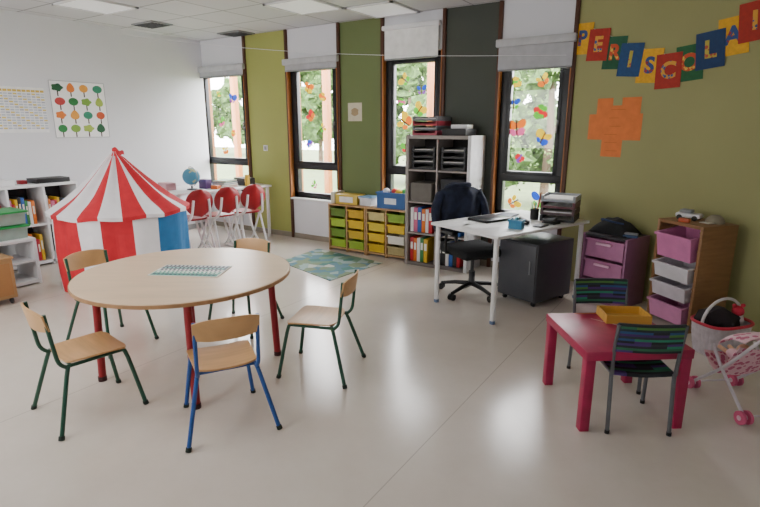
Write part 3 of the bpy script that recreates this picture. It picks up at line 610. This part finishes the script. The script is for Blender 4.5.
on_cab('storage_box','low white box on top of the white wall cabinet','box',2.46,-6.5,(.22,.2,.06),white)
on_cab('storage_box','small red box on top of the white wall cabinet','box',2.68,-6.52,(.1,.07,.04),red)
t=T('low_shelf','low white open shelf bench in front of the wall cabinet','shelf',(-5.87,1.75,0),R(90))
Wd,Dp,Hh=1.22,.46,.47
MB().box((0,0,Hh-.015),(Wd,Dp,.03),white,bev=.003).build('top_panel',None,t); MB().box((0,0,.03),(Wd-.05,Dp-.01,.03),white).build('bottom_panel',None,t)
for x in (-Wd/2+.015,0,Wd/2-.015): MB().box((x,0,(Hh-.03)/2),(.028,Dp-.004,Hh-.032),white).build('upright_panel',None,t)
MB().box((0,.0,.24),(Wd-.06,Dp-.02,.015),white).build('shelf',None,t)
for k in range(2):
    t=T('toy_tub','clear toy tub with green lid, %s of the stack on the low white bench'%('lower','upper')[k],'tub',(-5.87,2.14,.471+k*.142),0,'green lidded toy tubs'); MB().tub(.36,.40,.115,mat('#b9cfc4',.3,alpha=.5),tap=.9).build('tub',None,t); MB().box((0,0,.122),(.38,.42,.018),mat('#1f9a4a',.4),bev=.006).build('lid',None,t)
    b=MB(); 
    for q in range(26): b.box((rnd.uniform(-.12,.12),rnd.uniform(-.15,.15),rnd.uniform(.02,.09)),(.035,.035,.025),mat(PC[q%7][1],.5))
    b.build('toy_bricks',None,t)
t=T('pine_chest','small pine drawer chest on castors at the left edge','drawer chest',(-5.35,1.72,0),R(90))
MB().box((0,0,.235),(.44,.40,.35),pine,bev=.006).build('body',None,t); MB().box((0,0,.42),(.46,.42,.02),pine,bev=.004).build('top_panel',None,t)
d=MB().box((0,-.204,.235),(.38,.016,.29),wood('#a87848'),bev=.003).build('drawer',None,t); MB().sph((0,-.225,.24),.018,dgrey).build('knob',None,d)
for sx in (-1,1):
    for sy in (-1,1): MB().sph((sx*.18,sy*.16,.03),.03,black,(.6,1,1)).build('castor',None,t)
# ================= posters
def poster_left(u0,v0,u1,v1):
    y0,z1=LP(u0,v0); y1,_=LP(u1,v0+2); _,z0=LP(u0,v1); return (y0+y1)/2,(z0+z1)/2,abs(y1-y0),z1-z0
y,z_,w,h=poster_left(48,80,103,138)
t=T('tree_poster','white poster with sixteen colourful round trees on the white wall','poster',(LX+.001,y,z_),0,rot=(R(90),0,R(90)))
MB().box((0,0,0),(w,h,.002),mat('#ffffff',.6,var=0)).build('sheet',None,t)
b=MB()
for (cx,cy,a_,b_) in ((0,h/2,w,.008),(0,-h/2,w,.008),(w/2,0,.008,h),(-w/2,0,.008,h)): b.box((cx,cy,.001),(a_,b_,.003),mat('#b4b6bc',.6))
b.build('border',None,t); b=MB()
tcs=['#1f7a3a','#c8501f','#e8a03a','#165a34','#7aa53a','#c03a3a','#2f8a6a','#e07a2a','#a0b84a']
for i in range(4):
    for j in range(4):
        cx=(-.36+.24*i)*w+rnd.uniform(-.012,.012); cy=(-.36+.24*j)*h; c=mat(tcs[(i*4+j*7)%9],.6); ty=(i*3+j*2)%4; rx=w*rnd.uniform(.076,.10)
        b.box((cx,cy-.055,.0016),(.014,.06,.001),mat('#3a241a',.6))
        if ty in (0,3): pg=[(cx+rx*cos(q*pi/8),cy+.016+.046*sin(q*pi/8)) for q in range(16)]
        elif ty==1: pg=[(cx+rx*.85*cos(q*pi/8)*(1-.35*sin(q*pi/8)),cy+.020+.055*sin(q*pi/8)) for q in range(16)]
        else: pg=[(cx+rx*(1+.13*cos(q*pi*5/12))*cos(q*pi/12),cy+.016+.043*(1+.13*cos(q*pi*5/12))*sin(q*pi/12)) for q in range(24)]
        b.prism(pg,.0018,.0026,c)
b.build('printed_trees',None,t)
y,z_,w,h=poster_left(-14,85,43,133)
t=T('calendar_poster','white and yellow calendar grid poster at the left edge of the white wall','poster',(LX+.001,y,z_),0,rot=(R(90),0,R(90)))
MB().box((0,0,0),(w,h,.002),mat('#f4f4f6',.6)).build('sheet',None,t); b=MB()
for i in range(12):
    b.box(((-.46+.0836*i)*w,h*.42,.0015),(w*.07,h*.05,.001),mat('#d9b84a',.6))
    for j in range(14): b.box(((-.46+.0836*i)*w,h*(.35-.058*j),.0015),(w*.068,h*.034,.001),mat(['#b2b6c6','#e0ca6a','#bfc6d6','#cdd1dc'][(i*5+j*3)%4],.6))
b.build('calendar_grid',None,t)
x,z_=WP(355,112); t=T('small_print','small cream picture sheet on the dark olive wall panel','picture',(x,WY-.0014,z_),0,rot=(R(90),0,0))
MB().box((0,0,0),(.21,.22,.003),mat('#d6cdb4',.7)).build('sheet',None,t); MB().prism([(.05*cos(q*pi/6)*(1+.3*(q%2)),.05*sin(q*pi/6)) for q in range(12)],.002,.003,mat('#a88f6a',.7)).build('drawing',None,t)
x,z_=WP(266,148); t=T('light_switch','small white wall switch on the lime green panel','switch',(x,WY-.006,z_),0,rot=(R(90),0,0)); MB().box((0,0,0),(.08,.08,.012),white,bev=.003).build('plate',None,t); MB().box((0,0,.008),(.04,.05,.006),grey).build('rocker',None,t)
# ================= banner
FL=[('P','#e0a81c','yellow',583,39,-3),('E','#a82c1f','red',599,45,-4),('R','#1f5a3c','green',615,53,-4),('I','#1f4878','blue',631,60,-5),('S','#e0a81c','yellow',650,66,-3),('C','#a82c1f','red',669,71,2),('O','#216238','green',690,63,5),('L','#1a3a66','blue',711,50,6),('A','#e0a81c','yellow',734,36,6),('I','#a82c1f','red',756,21,6)]
LC={'yellow':('#34508a','#9a3040'),'red':('#d9a03a','#3a5a8a'),'green':('#c9502f','#e0b84a'),'blue':('#c0b048','#b8503a')}
sp=[]
for k,(ch,cl,cn,u,v,an) in enumerate(FL):
    s,zz=AP(u,v); sp.append((s,zz+.12))
    t=T('banner_card','%s banner card with the letter %s on the green wall'%(cn,ch),'banner card',AW(s,.008+.0045*(k%2),zz),0,'lettered banner cards',rot=(R(90),0,-BA))
    M=Matrix.Rotation(R(an),4,'Z'); MB().box((0,0,0),(.21,.275,.002),mat(cl,.7,var=.12,scale=30),M=M).build('card',None,t)
    text_mesh(ch,.18,patmat(*LC[cn],26),t,(0,0,.0025),(0,0,R(an)))
tag(MB().tube([AW(s,.003,zz) for s,zz in sp],.002,white,6).build('banner_string'),'thin string holding the lettered banner cards','string')
q0=AP(614,127); W3=AP(641,120)[0]-AP(588,120)[0]; hw=W3/2; zt_=AP(614,98)[1]-q0[1]; z1_=AP(614,114)[1]-q0[1]; z2_=AP(614,140)[1]-q0[1]; z3_=AP(614,157)[1]-q0[1]
pg=[(-hw*.72,zt_),(-hw*.12,zt_),(-hw*.12,zt_*.74),(hw*.22,zt_*.74),(hw*.22,zt_),(hw*.9,zt_),(hw*.9,z1_),(hw,z1_),(hw,z2_),(hw*.36,z2_),(hw*.36,z3_),(-hw*.42,z3_),(-hw*.42,z2_),(-hw,z2_),(-hw,z1_),(-hw*.72,z1_)]
t=T('orange_poster','stepped orange paper cross shaped like a puzzle piece on the green wall','poster',AW(q0[0],.001,q0[1]),0,rot=(R(90),0,-BA))
MB().prism(pg[::-1],0,.002,mat('#e07c40',.8)).build('sheet',None,t); b=MB()
for k in range(6): b.box((rnd.uniform(-.03,.03),zt_*.6+(z3_-zt_)*.14*k,.0025),(rnd.uniform(.08,.15),.004,.001),mat('#c0682f',.8))
b.build('pencil_marks',None,t)
pa=Vector((LX+.01,4.2,2.70)); pb=Vector((X[7]-.05,WY-.10,2.2)); pts=[pa.lerp(pb,k/12)-Vector((0,0,.10*sin(pi*k/12))) for k in range(13)]
tag(MB().tube(pts,.0025,white,6).build('hanging_wire'),'thin white wire strung under the ceiling across the windows','wire')
# ================= pink drawer tower
base=Vector((-.72,4.935,0)); t=T('drawer_tower','translucent pink plastic drawer tower beside the white desk end','drawer tower',base,-BA)
W_,D_,H_=.42,.36,.62; fm=mat('#9a6488',.4)
for sx in (-1,1): MB().box((sx*(W_/2-.01),0,H_/2),(.02,D_,H_),fm,bev=.004).build('side_panel',None,t)
MB().box((0,0,H_-.01),(W_-.042,D_,.02),mat('#2c2a30',.5)).build('top_panel',None,t); MB().box((0,0,.02),(W_-.042,D_,.02),fm).build('bottom_panel',None,t)
for k in range(3):
    d=MB().tub(W_-.05,D_-.03,.165,mat('#dc94c0',.2,alpha=.62),c=(0,-.01,.035+k*.19),tap=.97).build('drawer',None,t); MB().box((0,-D_/2-.006,.035+k*.19+.13),(.14,.02,.02),mat('#e4b8d2',.4)).build('handle',None,d)
    b=MB()
    for q in range(14): b.box((rnd.uniform(-.13,.13),rnd.uniform(-.12,.06),.035+k*.19+rnd.uniform(.03,.10)),(.07,.07,.05),mat(['#6a4a66','#e0b8cc','#5a6aa0','#d0a8bc'][q%4],.6))
    b.build('contents',None,d)
t=T('tote_bag','crumpled dark bag lying on top of the pink drawer tower','bag',base+Vector((-.02,.03,.621)),-BA)
MB().sheet(lambda u,v:((u-.5)*.36,(v-.5)*.26,.004+.13*(sin(u*pi)*sin(v*pi))**.5+.018*sin(u*17)*sin(v*11)*sin(u*pi)*sin(v*pi)),20,16,.004,blackf,(0,0,-1)).build('body',None,t,ang=80)
MB().tube([(-.1,-.05,.10),(-.06,-.12,.13),(.05,-.13,.12),(.1,-.05,.10)],.008,mat('#2c3e66',.8),8,5).build('strap',None,t)
t=T('folded_cloth','folded blue and grey cloth on the drawer tower beside the bag','cloth',base+Vector((.13,-.125,.621)),-BA+.3); MB().box((0,0,.012),(.12,.05,.024),mat('#41567a',.9,bump=.3),bev=.01).build('lower_fold',None,t); MB().box((.005,0,.034),(.11,.045,.02),mat('#7d7f86',.9,bump=.3),bev=.009).build('upper_fold',None,t)
# ================= pine tower
Nc=Vector((-.065,4.41,0)); ax=Vector((.77,-.64,0)).normalized(); ay=Vector((.64,.77,0)).normalized()
W_,D_,H_=.42,.34,.83; ctr=Nc-ax*W_/2+ay*D_/2; rz=math.atan2(ax.y,ax.x); tpw=wood('#8f6844',.16,(4,4,30))
t=T('bin_tower','tall brown wooden storage rack with pink and white slanting bins','storage tower',ctr,rz)
for sx in (-1,1):
    MB().box((sx*(W_/2-.012),0,H_/2),(.024,D_,H_),tpw,bev=.003).build('side_panel',None,t)
    for k in range(5): MB().box((sx*(W_/2-.03),0,.20+k*.145),(.012,D_-.02,.014),wood('#7d5c3a')).build('runner',None,t)
MB().box((0,.0,H_-.012),(W_-.05,D_,.024),tpw).build('top_panel',None,t); MB().box((0,D_/2-.02,.05),(W_-.05,.02,.06),tpw).build('stretcher',None,t)
for k,(c,h,z0) in enumerate((('#d08ab4',.15,.06),('#cfc8d0',.12,.245),('#dedbe0',.12,.40),('#d884b4',.19,.565))):
    MB().tub(W_-.076,D_-.02,h,mat(c,.35),c=(0,0,0),tap=.9,M=Matrix.Translation((0,-.045,z0))@Matrix.Rotation(R(8),4,'X')).build('bin',None,t)
TMt=Matrix.Translation(ctr)@Matrix.Rotation(rz,4,'Z')
def tt(x,y,zz): p=TMt@Vector((x,y,zz)); return p
t=T('toy_vehicle','white and grey toy vehicle on top of the wooden rack','toy',tt(-.08,.0,H_+.001),rz+.4); MB().box((0,0,.035),(.18,.09,.035),mat('#d9d9dc',.4),bev=.012).build('body',None,t); MB().box((-.02,0,.065),(.09,.075,.03),grey,bev=.01).build('cabin',None,t)
for sx in (-1,1):
    for sy in (-1,1): MB().tube([(sx*.055,sy*.04,.02),(sx*.055,sy*.052,.02)],.02,black,12).build('wheel',None,t)
t=T('cap','crumpled olive and white cloth cap on top of the wooden rack','cap',tt(.1,.06,H_+.001),rz); MB().lathe([(.065,0),(.065,.02),(.05,.045),(.03,.06),(.0001,.064)],mat('#8a8470',.9),18).build('crown',None,t); MB().box((0,-.08,.006),(.08,.06,.006),mat('#c9c4b4',.8),bev=.002).build('visor',None,t)
t=T('toy_block','small orange block on the front edge of the wooden rack','toy',tt(.0,-.13,H_+.001),rz+.3); MB().box((0,0,.015),(.08,.03,.03),mat('#b5502a',.5),bev=.004).build('block',None,t)
# ================= basket + stroller
bp=P(713,358); bl=(bp.x+.02,bp.y+.15,0)
t=T('toy_basket','white ribbed basket with arched handle holding dark toys near the stroller','basket',bl,YAW+.3)
def bk(u,v):
    a=u*2*pi; r=(1+.22*v+.05*abs(sin(a*14))*(.3+.7*sin(v*pi)))*(abs(cos(a))**3.2+abs(sin(a))**3.2)**(-1/3.2); return (.150*r*cos(a),.11*r*sin(a),.006+.22*v+.006*sin(v*40))
MB().sheet(bk,112,22,.004,mat('#d0c8ce',.6,var=.12,scale=30),(0,0,-1)).build('body',None,t,ang=50); MB().lathe([(.105,.0),(.105,.006)],mat('#cfcacd',.5),28).build('bottom',None,t)
MB().tube([(.18*cos(R(a)),0,.22+.17*sin(R(a))) for a in range(0,181,12)],.010,mat('#e2dfe2',.4),8).build('handle',None,t)
def rim_(a): r=1.22*(abs(cos(a))**3.2+abs(sin(a))**3.2)**(-1/3.2); return (.152*r*cos(a),.112*r*sin(a),.228)
MB().tube([rim_(R(a)) for a in range(0,360,10)],.011,mat('#c9304a',.4),8,closed=True).build('rim',None,t)
t=T('doll_blanket','dark crumpled doll blanket stuffed in the white basket','blanket',bl,0); MB().sph((-.02,0,.225),.12,mat('#2a2428',.9,var=.3,bump=.5),(1.1,.85,.8),3,rough=.3).build('cloth',None,t)
t=T('soft_toy','red and white soft toy in the white basket','toy',bl,YAW); MB().sph((.10,.0,.30),.04,mat('#c22a40',.8)).build('head',None,t); MB().sph((.10,.0,.24),.045,mat('#efe4e6',.8)).build('body',None,t)
for s in (-1,1): MB().sph((.10+s*.03,.0,.34),.015,mat('#c22a40',.8)).build('ear',None,t)
SX,SY=2.06,2.70
sl=C(SX,SY); t=T('doll_stroller','pale pink doll stroller with silver frame and pink wheels at the right edge','doll stroller',sl,YAW+R(6))
pk=mat('#cf5a80',.5); sv=mat('#d6d0d6',.35,.2)
for sx in (-1,1):
    for y in (.20,-.20):
        for o_ in (-.02,.02):
            w=MB().tube([(sx*.14+o_-.008,y,.037),(sx*.14+o_+.008,y,.037)],.037,pk,20).build('wheel',None,t); MB().tube([(sx*.14+o_-.01,y,.037),(sx*.14+o_+.01,y,.037)],.014,mat('#e8c8d2',.5),12).build('hub',None,w)
    MB().tube([(sx*.14,.20,.042),(sx*.135,-.02,.25),(sx*.13,-.2,.47),(sx*.13,-.26,.51)],.009,sv,8,4).build('frame_tube',None,t)
    MB().tube([(sx*.14,-.20,.042),(sx*.135,.0,.22),(sx*.13,.1,.33)],.009,sv,8,4).build('frame_tube',None,t)
for y in (.20,-.20): MB().tube([(-.14,y,.042),(.14,y,.042)],.006,sv).build('axle',None,t)
MB().tube([(-.13,-.26,.51),(.13,-.26,.51)],.013,pk,10).build('handle',None,t)
pf=patmat('#eac2cc','#c96a8a',30)
MB().sheet(lambda u,v:((u*2-1)*.13,.16-.25*v if v<.5 else .035-.20*(v-.5)*2*.6,.27-.08*sin(min(v,.5)*pi)+(.20*(v-.5)*2 if v>.5 else 0)-.02*cos((u-.5)*pi)),10,16,.01,pf,(0,0,-1)).build('seat_fabric',None,t,ang=60)
MB().sheet(lambda u,v:((u*2-1)*.135,-.12+.18*sin(v*1.5)-.0,.37+.09*cos(v*1.5)-.03*abs(u*2-1)**3),10,8,.006,pf,(0,0,-1)).build('canopy',None,t,ang=60)
t=T('doll','small doll with pink dress lying in the stroller seat','doll',C(SX,SY+.06,.225),YAW); MB().sph((0,-.03,.09),.036,mat('#d9a888',.6)).build('head',None,t); MB().sph((0,.02,.04),.05,mat('#eec4d0',.8),(1,1.2,.6)).build('body',None,t)
for s in (-1,1): MB().tube([(s*.02,.06,.035),(s*.03,.13,.045)],.012,mat('#d9a888',.6),8).build('leg',None,t)
# ================= light
w=bpy.data.worlds.new('w'); bpy.context.scene.world=w; w.use_nodes=True; bg=w.node_tree.nodes['Background']; bg.inputs[0].default_value=(.98,.985,1,1); bg.inputs[1].default_value=25.0
for k,(a,b) in enumerate(((0,1),(2,3),(4,5),(6,7))):
    l=bpy.data.lights.new('window_portal','AREA'); l.shape='RECTANGLE'; l.size=X[b]-X[a]; l.size_y=Z1-Z0; l.cycles.is_portal=True
    o=bpy.data.objects.new('window_portal',l); COL.objects.link(o); o.location=((X[a]+X[b])/2,WY+.25,(Z0+Z1)/2); o.rotation_euler=(R(-90),0,0)
def area(name,loc,rot,sx,sy,e,col=(1,1,1)):
    l=bpy.data.lights.new(name,'AREA'); l.shape='RECTANGLE'; l.size=sx; l.size_y=sy; l.energy=e; l.color=col
    o=bpy.data.objects.new(name,l); COL.objects.link(o); o.location=loc; o.rotation_euler=rot
area('rear_fill',(-4.2,-2.2,1.7),(R(82),0,R(14)),3.8,1.4,115,(1,.99,.97))  # unseen soft fill, added behind the camera
area('overhead_fill',(-3.6,1.0,2.7),(0,0,0),3.0,1.4,38,(1,.99,.96))  # added fill under the ceiling, not one of its light panels
# ================= camera
cam=bpy.data.cameras.new('camera'); cam.sensor_width=36; cam.lens=36*F/760; co=bpy.data.objects.new('camera',cam); COL.objects.link(co)
co.location=(0,0,H); co.rotation_euler=(R(90)-TH,0,YAW); bpy.context.scene.camera=co
